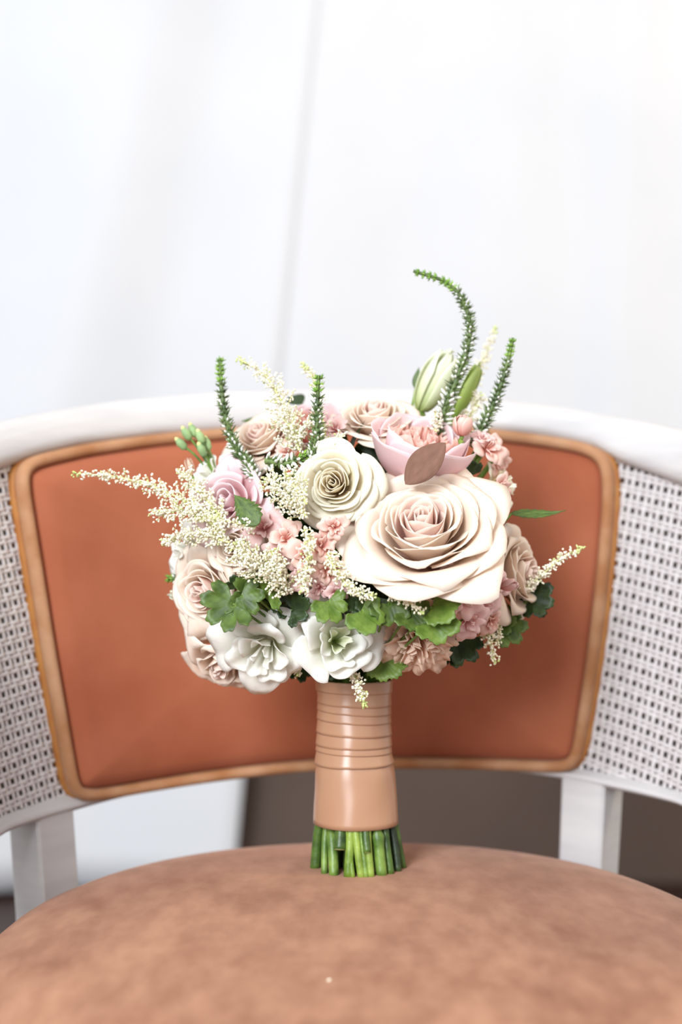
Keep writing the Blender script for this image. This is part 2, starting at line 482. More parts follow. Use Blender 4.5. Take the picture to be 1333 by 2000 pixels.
# cane webbing: double strands, woven over and under
def cane(name, org, colv, rowv, side):
    t0, z0 = back(*org)
    tc_, zc_ = back(org[0] + colv[0], org[1] + colv[1]); tr, zr = back(org[0] + rowv[0], org[1] + rowv[1])
    s0 = t0 * RB
    cv = np.array([(tc_ - t0) * RB, zc_ - z0]); rv = np.array([(tr - t0) * RB, zr - z0])
    mb = MB()
    up = np.linalg.norm(cv); vp = np.linalg.norm(rv)
    e0, e1 = ((1150, 1500), (1217, 900)) if side > 0 else ((110, 1560), (8, 905))
    e0, e1 = back(*e0), back(*e1)
    edge = lambda z: np.interp(z, [e0[1], e1[1]], [e0[0] - side * .05, e1[0] - side * .05])

    def inside(p):
        t = p[0] / RB
        if side * t > 1.80: return False
        if side * t < side * edge(p[1]): return False
        return zcb(t) - .004 < p[1] < zc(t) + .004

    def strand(p0, d, wdir, width, phase, per, amp):
        run = []
        runs = []
        for q in np.arange(-90, 91, 0.5):
            p = p0 + d * q
            if inside(p): run.append((p, q))
            elif run: runs.append(run); run = []
        if run: runs.append(run)
        for r_ in runs:
            if len(r_) < 3: continue
            V = []
            for p, q in r_:
                o_ = amp * math.cos(math.pi * q / per + phase)
                for (a, h) in ((-.5, -.0004), (-.28, .0006), (.28, .0006), (.5, -.0004)):
                    pp_ = p + wdir * width * a
                    V.append(bpt(pp_[0] / RB, pp_[1], 0.002 + o_ + h))
            n = len(r_)
            mb.add(V, grid_faces(n, 4, True))

    cw = cv / up; rw = rv / vp
    base = np.array([s0, z0])
    for k in range(-70, 71):        # upright strands
        strand(base + cv * (k + .5), rv, cw, up * 0.64, math.pi * (k % 2), 1.0, 0.0007)
    for k in range(-40, 41):        # crosswise strands, two to a row
        for j, (o_, w) in enumerate(((0.335, 0.33), (0.665, 0.33))):
            strand(base + rv * (k + o_), cv, rw, vp * w, math.pi * ((k + j) % 2), 1.0, 0.0007)
    mb.v = list(local(chair, mb.v))
    o = mb.build(name, [M['cane']], chair); o['kind'] = 'stuff'
    return o


cane('cane_webbing', (1233, 942), (14.2, 3.1), (-4.3, 26.4), 1)
cane('cane_webbing', (19, 1236), (10.6, -3.0), (6.4, 26.7), -1)


# posts / rear legs and arm posts
def post(name, th, zlist, half, parent):
    V = []
    for z, off, h in zlist:
        c = bpt(th, max(z, 0.36), 0) if z >= 0.36 else bpt(th, 0.36, 0)
        c = np.array([c[0], c[1], z]); rad = np.array([math.sin(th), math.cos(th), 0]); tan = np.array([math.cos(th), -math.sin(th), 0])
        c = c - rad * off
        bv = h * 0.88
        for a, b in ((-h, -bv), (-bv, -h), (bv, -h), (h, -bv), (h, bv), (bv, h), (-bv, h), (-h, bv)):
            V.append(c + tan * a + rad * b)
    n = len(zlist); Fc = grid_faces(n, 8, True); Fc.append(tuple(range(8))[::-1]); Fc.append(tuple((n - 1) * 8 + k for k in range(8)))
    return mesh_obj(name, local(chair, V), Fc, M['wood'], parent, smooth=False)


thl, zl_ = back(97, 1600); thr, zr_ = back(1148, 1526)
post('rear_leg', thl, [(zbb(thl) + .004, -.0095, .0175), (0.40, -.0095, .0175), (0.30, -.01, .0165), (0.0, -.05, .012)], .0175, chair)
post('rear_leg', thr, [(zbb(thr) + .004, -.0095, .0185), (0.40, -.0095, .0175), (0.30, -.01, .0165), (0.0, -.05, .012)], .0175, chair)
for sg in (-1, 1):
    t = sg * 1.80
    post('front_leg', t, [(zt(t) - .004, 0, .016), (0.5, 0, .016), (0.40, 0.03, .019), (0.33, .035, .02), (0.28, .035, .017), (0.0, .02, .011)], .016, chair)

# seat pad and seat rail
SA, SB, SX, SY = 0.243, 0.268, AX, AY
prof = [(0.0, .4555), (.2, .4553), (.4, .4545), (.55, .4530), (.70, .4500), (.80, .4465), (.88, .4415), (.93, .4360), (.97, .4280), (.993, .4170), (1.0, .405), (.995, .392), (.985, .385)]
NS = 120; V = [(SX, SY, prof[0][1])]
for f, z in prof[1:]:
    for i in range(NS):
        a = 2 * math.pi * i / NS; c, s_ = math.cos(a), math.sin(a)
        e = 2 / 2.15
        V.append((SX + SA * f * abs(c) ** e * np.sign(c), SY + SB * f * abs(s_) ** e * np.sign(s_), z))
Fc = [(0, 1 + i, 1 + (i + 1) % NS) for i in range(NS)]
for j in range(len(prof) - 2):
    for i in range(NS):
        a = 1 + j * NS + i; b = 1 + j * NS + (i + 1) % NS
        Fc.append((a, a + NS, b + NS, b))
Fc.append(tuple(1 + (len(prof) - 2) * NS + i for i in range(NS)))
seat = mesh_obj('seat_pad', local(chair, V), Fc, M['seatvelvet'], chair); seat['label'] = 'domed dusty peach velvet seat'
V = []; sec = [(0.97, .395), (1.01, .393), (1.03, .385), (1.03, .335), (1.01, .328), (.9, .328), (.9, .392)]
for i in range(NS):
    a = 2 * math.pi * i / NS
    for f, z in sec: V.append((SX + SA * f * math.cos(a), SY + SB * f * math.sin(a), z))
Fc = [(i * 7 + k, i * 7 + (k + 1) % 7, ((i + 1) % NS) * 7 + (k + 1) % 7, ((i + 1) % NS) * 7 + k) for i in range(NS) for k in range(7)]
mesh_obj('seat_rail', local(chair, V), Fc, M['wood'], chair)

# ------------------------------------------------------------------ the bouquet
BX = (698 - 666.5) * 0.97 / F
ZS = 0.4500
bouquet = empty('bouquet', (BX, 0, ZS), 'bridal bouquet of blush, cream and pink flowers standing on the peach velvet seat', 'bouquet')
BL = np.array(bouquet.location)
NECK = np.array([BX, 0.0, 0.575])


def sphZ(px, py, k=1.0):
    r2 = ((px - 700) * .000345) ** 2 + ((py - 1080) * .000345) ** 2
    return .985 - math.sqrt(max(0.0, .112 ** 2 - r2)) * 0.9 * k


def basis(axis, roll=0.0):
    z = Vector(axis).normalized(); up = Vector((0, 0, 1))
    if abs(z.dot(up)) > .97: up = Vector((0, 1, 0))
    x = up.cross(z).normalized(); y = z.cross(x)
    m = Matrix((x, y, z)).transposed()
    return m @ Matrix.Rotation(roll, 3, 'Z')


def petal_geo(R, H, Fl, D, w, phi, tip=0.0, edge=0.25, roll=0.0, ruf=0.0, rk=5, ph=0.0, spir=0.06, frill=0.0, n=15, m=11, cup=0.75, notch=0.0, sq=2.6, curl=0.0):
    V = []; UV = []
    for j in range(m):
        t = j / (m - 1)
        for i in range(n):
            s = -1 + 2 * i / (n - 1); a = abs(s)
            lim = 1 - edge * a ** sq + tip * (1 - a) ** 2 - notch * math.exp(-(s / .22) ** 2)
            tt = t * lim
            tc = min(tt, 1.0)
            x1 = max(0.0, (tt - .45) / .55); x2 = max(0.0, (tt - .74) / .26)
            rho = R * math.sin(tc * math.pi / 2) ** cup * (1 + spir * s) + Fl * x1 ** 2
            z = H * (1 - math.cos(tc * math.pi / 2)) ** .75 - D * x1 ** 2.2
            cu = curl * x2 ** 2 * (.55 + .45 * math.cos(2.2 * s + ph)) + roll * a ** 1.6 * x1 ** 2
            rho += cu * .75; z -= cu * .8
            wv = math.sin(rk * s + ph) * tt ** 3
            rho += ruf * wv; z += ruf * 0.6 * math.cos(rk * 1.3 * s + ph * 2) * tt ** 3
            if frill: z += frill * math.sin(17 * s + ph * 3) * tt ** 6; rho += frill * math.cos(13 * s + ph) * tt ** 6
            ang = phi + w * s
            V.append((rho * math.cos(ang), rho * math.sin(ang), z)); UV.append((0.5 + .5 * s, t))
    return V, grid_faces(m, n), UV


def receptacle(rad, stem_len_pts, M3, base):
    """green calyx, sepals and the stem that runs down into the binding (local frame of the flower)"""
    mb = MB()
    sec = [(0.0, -.30), (.09, -.28), (.16, -.16), (.17, -.05), (.12, .02), (0.02, .03)]
    V = []
    for r, z in sec:
        for k in range(10):
            a = 2 * math.pi * k / 10; V.append((rad * r * math.cos(a), rad * r * math.sin(a), rad * z))
    mb.add(V, grid_faces(len(sec), 10, True))
    inv = np.array(M3.inverted())
    pts = [(inv @ (np.array(p) - base)) for p in stem_len_pts]
    v, f = tube(spline(pts, 10), 0.0022, 6); mb.add(v, f)
    return mb


PETALS = [0]


def flower(name, label, px, py, Z, axis, rad, petals, mats, roll=0.0, stem=True, solid=0.0004, inner=None, res=None, mid=0.35):
    """petals: list of dicts with lengths in units of rad; mats[i] by dict key 'mat'"""
    M3 = basis(axis, roll)
    c = P(px, py, Z); ax = np.array(Vector(axis).normalized())
    base = c - ax * rad * mid
    p0 = base - ax * rad * .28
    p2 = NECK + np.array([(base[0] - NECK[0]) * .12, (base[1] - NECK[1]) * .12, 0])
    p1 = np.array([p0[0] * .35 + p2[0] * .65, p0[1] * .35 + p2[1] * .65, p0[2] * .45 + p2[2] * .55 + .014])
    mb = receptacle(rad, [p0, p1, p2], M3, base)
    o = mb.build(name, [M['stem']], bouquet)
    o.matrix_basis = Matrix.Translation(Vector(base - BL)) @ M3.to_4x4()
    if label: o['label'] = label
    for d in petals:
        d = dict(d); mt = M[mats[d.pop('mat', 0)]]
        for k in ('R', 'H', 'Fl', 'D', 'roll', 'ruf', 'frill', 'curl'):
            if k in d: d[k] = d[k] * rad
        v, f, uv = petal_geo(**d)
        q = mesh_obj('petal', v, f, mt, o, uv=uv, solid=solid)
        PETALS[0] += 1
    return o


def rose_petals(n=30, inner_n=9, rnd=1, flat=1.0, outer_tip=.10, ruf=.015, drop=1.0):
    r = random.Random(rnd); L_ = []
    for i in range(n):
        f = i / (n - 1)
        inn = i < inner_n
        j = r.uniform(-1, 1)
        L_.append(dict(R=(.035 + .70 * f ** .95) * (1 + .05 * j), H=(.80 - .06 * f - .22 * f ** 2.5) * flat * (1 + .05 * r.uniform(-1, 1)), Fl=-.03 + .06 * f + .22 * f ** 2.2, D=(.05 * f + .17 * f ** 2.5) * drop,
                       w=1.45 - .72 * f + r.uniform(-.08, .08), phi=i * 2.399 + r.uniform(-.25, .25), tip=outer_tip * f ** .7, edge=.08 + .17 * f, roll=.02 + .20 * f ** 1.5, curl=.015 + .06 * f ** 1.3, sq=2.2,
                       ruf=ruf + .014 * f, rk=r.uniform(2.5, 4.5), ph=r.uniform(0, 6), spir=.05 + .09 * (1 - f), frill=.004 * f, mat=1 if inn else 0, cup=.72 - .05 * f, m=14 if f > .4 else 10, n=19 if f > .4 else 15))
    return L_


def peony_petals(rnd=1, outer=8, inner=20):
    r = random.Random(rnd); L_ = []
    for i in range(inner):
        f = i / (inner - 1)
        L_.append(dict(R=.08 + .55 * f, H=.98 + r.uniform(-.08, .06), Fl=r.uniform(-.06, .06), D=.03, w=.55 - .1 * f + r.uniform(-.1, .1), phi=i * 2.399, edge=.12,
                       ruf=.05, rk=r.uniform(4, 7), ph=r.uniform(0, 6), frill=.012, mat=1, n=13, m=9, notch=.06))
    for i in range(outer):
        f = i / (outer - 1)
        L_.append(dict(R=.70 + .26 * f, H=1.05 - .08 * f, Fl=-.10 + .16 * f, D=.0 + .05 * f, w=.78, phi=i * 2.399 + .4, edge=.22, ruf=.03, rk=3.5, ph=r.uniform(0, 6), mat=0, cup=.6, notch=.03, curl=.06, frill=.006, n=19))
    return L_


def lisi_petals(rnd=1, n=14, flare=.5):
    r = random.Random(rnd); L_ = []
    for i in range(n):
        f = i / (n - 1)
        L_.append(dict(R=.10 + .50 * f, H=.98 - .22 * f + r.uniform(-.06, .06), Fl=.04 + flare * f ** 1.4 + r.uniform(-.05, .05), D=.02 + .26 * f ** 2, w=.82 - .08 * f, phi=i * 2.399 + r.uniform(-.3, .3), edge=.12, ruf=.04 + .03 * f,
                       rk=r.uniform(3, 5.5), ph=r.uniform(0, 6), roll=.10 * f * r.random(), curl=.07 * f, frill=.005, mat=1 if f < .25 else 0, cup=.8, tip=.14 * r.random(), n=21, m=13))
    return L_


def stock_petals(rnd=1, n=9):
    r = random.Random(rnd); L_ = []
    for i in range(n):
        f = i / (n - 1)
        L_.append(dict(R=.12 + .40 * f, H=.70 - .12 * f, Fl=.06 + .50 * f, D=.05 + .24 * f, w=.74 + .06 * f, phi=i * 2.399 + r.uniform(-.3, .3), edge=.26, ruf=.09, curl=.05, rk=r.uniform(3, 5), ph=r.uniform(0, 6),
                       mat=0, cup=.9, notch=.08, n=11, m=8, sq=3))
    return L_


def carn_petals(rnd=1, n=26):
    r = random.Random(rnd); L_ = []
    for i in range(n):
        f = i / (n - 1)
        L_.append(dict(R=.10 + .50 * f, H=.85 - .30 * f, Fl=.05 + .38 * f, D=.02 + .25 * f, w=.60, phi=i * 2.399, edge=.10, ruf=.09, rk=r.uniform(4, 7), ph=r.uniform(0, 6), frill=.03, mat=0, cup=.9, n=19, m=8))
    return L_


def bud_petals(rnd=1, n=7, slim=.5, H=1.2):
    r = random.Random(rnd); L_ = []
    for i in range(n):
        f = i / (n - 1)
        L_.append(dict(R=slim * (.35 + .65 * f), H=H * (1 - .1 * f), Fl=-slim * (.55 - .25 * f), D=0, w=.95, phi=i * 2.399, edge=.28, ruf=.02, rk=3, ph=r.uniform(0, 6), mat=0, cup=.55, tip=.08, n=11, m=9))
    return L_


# --- focal flowers
flower('garden_rose', 'largest open blush rose at the front of the bouquet', 826, 1028, .895, (-.14, -1, .98), .0585, rose_petals(46, 15, 3, .86, .20, drop=.25), ['blush', 'blush_in'], roll=.4, mid=.45)
flower('garden_rose', 'cream rose with a buttery spiral centre', 652, 945, .908, (-.16, -1, .14), .0312, rose_petals(32, 13, 5, 1.0, .06, .02), ['cream', 'cream_in'], roll=1.1, mid=.45)
flower('peony', 'pale pink cupped peony showing coral inner petals', 822, 884, .948, (.22, -.42, 1), .0385, peony_petals(4, 10), ['pink', 'coral'], roll=.3, mid=.55)
flower('garden_rose', 'pale peach rose at the crown of the bouquet', 733, 822, .975, (-.05, -.65, 1), .0335, rose_petals(30, 9, 8, 1.0, .06), ['blush', 'blush_in'], roll=.8)
flower('garden_rose', 'blush rose behind the cream feathery plumes', 512, 858, .985, (-.45, -.8, .8), .0300, rose_petals(26, 8, 9), ['blush', 'blush_in'], roll=.2)
flower('peony', 'soft pink peony beside the dark serrated leaf', 446, 978, .930, (-.45, -1, .25), .0345, rose_petals(18, 3, 6, .9, .05, .03), ['pink', 'pink'], roll=.9, mid=.45)
flower('garden_rose', 'folded blush rose hanging at the outer edge', 410, 1155, .940, (-.65, -1, -.05), .0335, rose_petals(28, 9, 12, 1.05, .10, .03), ['blush', 'blush_in'], roll=.5)
flower('garden_rose', 'drooping blush rose below the folded rose', 440, 1288, .952, (-.35, -.75, -.75), .0330, rose_petals(22, 5, 15, 1.0, .48, .04), ['blush', 'blush_in'], roll=.2)
flower('lisianthus', 'ruffled white lisianthus facing down', 520, 1265, .925, (-.15, -.95, -.35), .0320, lisi_petals(3, 15, .40), ['white', 'white'], roll=.7)
flower('lisianthus', 'white lisianthus with a pale green throat', 657, 1252, .910, (.12, -1, .12), .0330, lisi_petals(8, 15, .38), ['white', 'greenwhite'], roll=.1)
flower('garden_rose', 'blush rose turned outward beside a feathery spike', 1004, 1120, .960, (1, -.55, .10), .0370, rose_petals(28, 9, 19, 1.0, .14, .02), ['blush', 'blush_in'], roll=.3)
flower('carnation', 'peach carnation tucked under the leaves', 820, 1246, .918, (.15, -.85, -.4), .0300, carn_petals(4), ['peach'], roll=.3)
flower('lisianthus', 'cream lisianthus behind the coral florets', 972, 950, .975, (.8, -.5, .5), .0200, lisi_petals(14, 9, .35), ['cream', 'cream'], roll=.4)
flower('lisianthus', 'white lisianthus at the outer edge under the plumes', 375, 1085, .965, (-.9, -.6, .05), .0230, lisi_petals(17, 10, .45), ['white', 'white'], roll=1.4)
flower('lisianthus', 'small white lisianthus above the pink peony', 415, 930, .975, (-.7, -.5, .7), .0190, lisi_petals(21, 9, .4), ['white', 'white'], roll=.4)
flower('peony', 'rosy peony half hidden by cream plumes', 605, 845, .975, (-.1, -.7, .8), .0230, peony_petals(11, 6, 12), ['pink', 'coral'], roll=.9, mid=.5)
flower('lisianthus', 'greenish white half-open lisianthus at the top', 842, 762, 1.00, (.50, -.25, 1), .0340, bud_petals(5, 9, .40, 1.45), ['greenwhite'], roll=.4, mid=.5)
flower('lisianthus', 'closed yellow-green lisianthus bud beside the tall spike', 902, 785, 1.00, (.45, -.2, 1), .0290, bud_petals(9, 6, .25, 1.55), ['budgreen'], roll=.4, mid=.5)
flower('lisianthus', 'pale green bud at the outer edge', 365, 1162, .975, (-1, -.3, .05), .0120, bud_petals(12, 5, .38, 1.6), ['greenwhite'], roll=.4, mid=.5)
flower('lisianthus', 'small cream bud above the plumes', 374, 918, .985, (-.25, -.3, 1), .0090, bud_petals(13, 5, .4, 1.5), ['peach'], roll=.4, mid=.5)

flower('garden_rose', 'pale blush rose half covered by dense cream plumes', 462, 1068, .928, (-.45, -1, .15), .0250, rose_petals(22, 6, 25, 1.0, .08, .02), ['blush', 'blush'], roll=.6)
flower('lisianthus', 'small cream lisianthus tucked between the largest rose and pink florets', 905, 985, .955, (.5, -.9, .5), .0200, lisi_petals(27, 9, .4), ['cream', 'cream'], roll=.6)
# --- stock florets
fl_ = [  # px, py, rad px, axis, mat
    (513, 1030, 40, (-.2, -1, .3), 'stock'), (560, 1050, 32, (.1, -1, .3), 'stock2'), (600, 1085, 36, (.1, -1, .1), 'stock2'), (632, 1065, 34, (.3, -1, .2), 'stock2'),
    (590, 1120, 30, (-.1, -1, -.1), 'stock'), (640, 1115, 30, (.2, -1, -.1), 'stock2'), (625, 1150, 24, (0, -1, -.2), 'stock'), (660, 1160, 26, (.2, -1, -.1), 'stock'),
    (545, 1085, 28, (-.1, -1, 0), 'stock'), (655, 1030, 26, (.1, -1, 0), 'stock2'),
    (952, 1112, 36, (.3, -1, .35), 'stock'), (905, 1165, 38, (.1, -1, 0), 'stock'), (945, 1180, 34, (.5, -1, -.1), 'stock'), (915, 1215, 36, (.2, -1, -.4), 'stock'),
    (980, 1140, 24, (.7, -1, .1), 'stock'), (890, 1120, 26, (.1, -1, 0), 'stock2'), (962, 1215, 24, (.5, -1, -.4), 'stock2'), (870, 1190, 26, (-.1, -1, -.2), 'stock2'),
    (958, 875, 34, (.45, -.8, .25), 'stock2'), (975, 905, 24, (.5, -.8, -.3), 'stock2'), (980, 955, 26, (.6, -.7, -.3), 'stock2'), (945, 855, 22, (.2, -.6, .7), 'stock'),
    (655, 835, 26, (-.1, -.8, .5), 'stock'), (560, 880, 24, (-.2, -.8, .5), 'stock2')]
for i, (px, py, rp, ax, mt) in enumerate(fl_):
    Z = sphZ(px, py) - (.014 if px > 840 else -.003)
    if py < 890: Z = .955
    flower('stock_floret', None, px, py, Z, ax, rp * Z / F * 1.25, stock_petals(30 + i, 9), [mt], roll=i, solid=.0003)
flower('stock_floret', 'coral stock bud about to open', 903, 832, .945, (0, -.25, 1), .0095, bud_petals(40, 11, .80, 1.5), ['stock2'], roll=.4, mid=.7)
flower('stock_floret', None, 990, 1145, .915, (.8, -.6, .2), .0080, bud_petals(41, 7, .6, 1.6), ['stock'], roll=.4, mid=.5)

# --- leaves
def leaf_strip(length, width, serr=0, bend=.2, fold=.25, curl=0.0, n=22, shape=(0.7, 1.1)):
    """leaf along +y, face +z, base at the origin"""
    V = []; UV = []
    for j in range(n):
        t = j / (n - 1)
        w = width * (math.sin(math.pi * t ** shape[0]) ** shape[1]) * .5
        if serr: w *= 1.12 - .30 * ((t * serr) % 1.0)
        zc_ = -bend * length * t * t + curl * length * t ** 3
        for i, s in enumerate((-1, -.5, 0, .5, 1)):
            V.append((s * w, t * length - (abs(s) * .03 * length if serr else 0), zc_ + fold * abs(s) * w)); UV.append((.5 + .5 * s, t))
    return V, grid_faces(n, 5), UV


def leaf_fan(r, lobes=7, depth=.25, scal=.05, ang=2.5, cup=.25, seed=0):
    rr = random.Random(seed); V = []; UV = []; n = 91; m = 6
    V.append((0, 0, 0)); UV.append((.5, 0))
    ph = rr.uniform(0, 6)
    for j in range(1, m):
        t = j / (m - 1)
        for i in range(n):
            a = -ang + 2 * ang * i / (n - 1)
            u = i / (n - 1)
            q = abs(math.sin(lobes * math.pi * u)) ** .55
            lob = 1 - depth * (1 - q) * t
            lob *= 1 + scal * math.cos(2 * math.pi * lobes * 3 * u + 1.0) * t ** 3
            lob *= (0.72 + .28 * math.cos(a * .8)) * (1 + .08 * math.sin(2 * a + ph))
            rad = r * t * lob
            z = cup * r * t * t + .10 * r * t * t * math.sin(3 * a + ph)
            V.append((rad * math.sin(a), rad * math.cos(a), z)); UV.append((.5 + .5 * rad / r * math.sin(a), .5 + .5 * rad / r * math.cos(a)))
    Fc = [(0, 1 + i, 2 + i) for i in range(n - 1)]
    for j in range(m - 2):
        for i in range(n - 1):
            a = 1 + j * n + i; Fc.append((a, a + 1, a + n + 1, a + n)[::-1])
    return V, Fc, UV


def place_leaf(geo, mat, base, tip_dir, face, name='leaf', label=None, petiole=True):
    """base point, direction base->tip, facing normal"""
    V, Fc, UV = geo
    y = Vector(tip_dir).normalized(); z = Vector(face).normalized(); x = y.cross(z).normalized(); z = x.cross(y)
    M3 = Matrix((x, y, z)).transposed()
    o = mesh_obj(name, V, Fc, M[mat], bouquet, uv=UV, solid=.0004)
    o.matrix_basis = Matrix.Translation(Vector(base - BL)) @ M3.to_4x4()
    if label: o['label'] = label
    if petiole:
        b = np.array(base); inv = np.array(M3.inverted())
        inner = NECK + (b - NECK) * .35
        pts = spline([(0, 0, 0), inv @ ((b * .6 + inner * .4) - b), inv @ (inner - b)], 6)
        v, f = tube(pts, .0009, 5)
        mesh_obj('petiole', v, f, M['stem'], o)
    return o


def pleaf(geo, mat, a, b, Za, Zb, face, **k):
    pa, pb = P(a[0], a[1], Za), P(b[0], b[1], Zb)
    return place_leaf(geo, mat, pa, pb - pa, face, **k)


px2 = lambda p, Z: p * Z / F
pleaf(leaf_strip(.0365, .0205, 0, .04, .12, shape=(.95, .8)), 'brown', (792, 946), (868, 866), .897, .893, (-.25, -1, .25), label='brown felted leaf lying against the pink peony', petiole=False)
pleaf(leaf_strip(.027, .0155, 8, .08, .2, shape=(.66, .95), n=57), 'green', (503, 1024), (455, 962), .885, .895, (-.1, -1, .3), label='dark green serrated leaf on the pink peony', petiole=False)
pleaf(leaf_strip(.036, .0085, 13, .10, .2, curl=.25), 'green', (1000, 1003), (1104, 1008), .955, .955, (.05, -.7, .7), label='narrow serrated leaf reaching out over the back pad')
pleaf(leaf_strip(.022, .014, 0, .3, .2), 'dark', (590, 790), (545, 752), 1.04, 1.06, (0, -.8, .6))
pleaf(leaf_strip(.016, .006, 0, .1, .2), 'green', (812, 760), (818, 712), 1.01, 1.01, (-.4, -1, .1))
pleaf(leaf_strip(.018, .006, 0, .1, .2), 'green', (520, 822), (478, 820), 1.02, 1.02, (0, -.8, .5))
# lobed green foliage
for (bx, by, tx, ty, r, lob, dep, mat, Z, fc) in [
        (455, 1180, 395, 1225, 66, 5, .38, 'green', .893, (-.2, -1, .3)), (470, 1165, 520, 1215, 52, 5, .35, 'green', .897, (.1, -1, .2)), (500, 1165, 460, 1135, 56, 5, .35, 'green', .905, (-.1, -1, .5)),
        (520, 1165, 545, 1125, 44, 4, .30, 'fresh', .900, (.1, -1, .4)), (570, 1190, 600, 1180, 46, 5, .3, 'dark', .905, (0, -1, .2)), (640, 1175, 660, 1215, 48, 5, .28, 'fresh', .886, (0, -.8, .6)),
        (705, 1195, 735, 1225, 54, 4, .25, 'fresh', .880, (.1, -.9, .5)), (760, 1180, 775, 1230, 50, 4, .22, 'green', .884, (0, -.9, .5)), (800, 1195, 835, 1240, 46, 4, .22, 'green', .882, (.1, -.9, .4)),
        (845, 1185, 878, 1195, 54, 4, .2, 'fresh', .880, (.1, -.9, .4)), (845, 1215, 880, 1250, 54, 4, .25, 'fresh', .880, (.1, -1, .3)), (735, 1165, 720, 1195, 48, 4, .2, 'dark', .892, (0, -1, .3)),
        (700, 1165, 690, 1190, 46, 4, .2, 'dark', .894, (-.1, -1, .3)), (790, 1165, 800, 1190, 42, 4, .2, 'green', .892, (.1, -1, .3)),
        (742, 1280, 760, 1325, 56, 6, .12, 'fresh', .925, (.1, -1, .25)), (735, 1250, 770, 1275, 46, 6, .15, 'dark', .935, (.1, -1, .1)),
        (1040, 1170, 1078, 1180, 48, 5, .3, 'dark', .965, (.3, -1, .2)), (1040, 1185, 1065, 1150, 42, 5, .3, 'dark', .97, (.3, -1, .2)), (985, 1225, 1015, 1255, 48, 5, .32, 'green', .955, (.2, -1, .1)), (975, 1215, 1000, 1215, 40, 5, .3, 'green', .957, (.2, -1, .2)),
        (890, 1250, 915, 1305, 56, 6, .3, 'dark', .945, (.1, -1, .1)), (880, 1265, 890, 1290, 44, 5, .3, 'dark', .95, (0, -1, .1)),
        (590, 1300, 570, 1318, 36, 5, .3, 'dark', .955, (-.1, -1, .1)), (640, 1300, 650, 1325, 36, 5, .3, 'dark', .955, (0, -1, .1)), (560, 1180, 575, 1205, 36, 5, .3, 'dark', .915, (0, -1, .2)),
        (660, 1180, 690, 1165, 40, 5, .3, 'dark', .90, (0, -1, .4)), (920, 930, 910, 915, 36, 4, .3, 'dark', .945, (.3, -1, .2)), (470, 1150, 480, 1120, 36, 5, .3, 'dark', .915, (0, -1, .3))]:
    pleaf(leaf_fan(px2(r, Z), lob, dep, .035, 2.0 if dep > .2 else 1.7, .18, seed=int(bx + by)), mat, (bx, by), (tx, ty), Z, Z - .004, fc)

# inner greenery that fills the heart of the bouquet
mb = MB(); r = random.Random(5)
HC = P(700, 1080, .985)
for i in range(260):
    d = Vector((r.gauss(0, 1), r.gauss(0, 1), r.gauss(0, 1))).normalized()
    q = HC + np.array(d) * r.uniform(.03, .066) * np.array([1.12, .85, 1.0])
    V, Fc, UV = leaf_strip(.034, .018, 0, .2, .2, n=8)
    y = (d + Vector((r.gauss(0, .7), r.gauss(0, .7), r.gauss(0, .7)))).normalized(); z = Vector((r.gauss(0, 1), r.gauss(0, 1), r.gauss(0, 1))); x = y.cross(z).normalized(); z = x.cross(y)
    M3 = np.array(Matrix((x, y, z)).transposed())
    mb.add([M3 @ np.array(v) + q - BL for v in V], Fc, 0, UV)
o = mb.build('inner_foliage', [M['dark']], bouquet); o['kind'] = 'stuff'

# --- veronica spikes
def cone_needle(p, d, L_, r0, seg=4):
    d = d / np.linalg.norm(d); u = np.cross(d, [.31, .5, .8]); u /= np.linalg.norm(u); v = np.cross(d, u)
    V = [p + r0 * (math.cos(2 * math.pi * k / seg) * u + math.sin(2 * math.pi * k / seg) * v) + d * L_ * .25 for k in range(seg)] + [p + d * L_, p]
    return V, [(k, (k + 1) % seg, seg) for k in range(seg)] + [((k + 1) % seg, k, seg + 1) for k in range(seg)]


ICO = None


def ellipsoid(p, d, a, b, seg=6):
    d = d / np.linalg.norm(d); u = np.cross(d, [.31, .5, .8]); u /= np.linalg.norm(u); v = np.cross(d, u)
    V = [p - d * a]
    for zz, rr in ((-.5, .86), (.3, .95), (.8, .55)):
        for k in range(seg):
            an = 2 * math.pi * k / seg
            V.append(p + d * a * zz + b * rr * (math.cos(an) * u + math.sin(an) * v))
    V.append(p + d * a)
    Fc = [(0, 1 + (k + 1) % seg, 1 + k) for k in range(seg)]
    for j in range(2):
        for k in range(seg):
            a_ = 1 + j * seg + k; b_ = 1 + j * seg + (k + 1) % seg
            Fc.append((a_, b_, b_ + seg, a_ + seg))
    e = len(V) - 1
    Fc += [(1 + 2 * seg + k, 1 + 2 * seg + (k + 1) % seg, e) for k in range(seg)]
    return V, Fc


TPL_E = ellipsoid(np.zeros(3), np.array([0, 0, 1.0]), 1.0, 1.0, 5)
TPL_N = cone_needle(np.zeros(3), np.array([0, 0, 1.0]), 1.0, 1.0, 4)


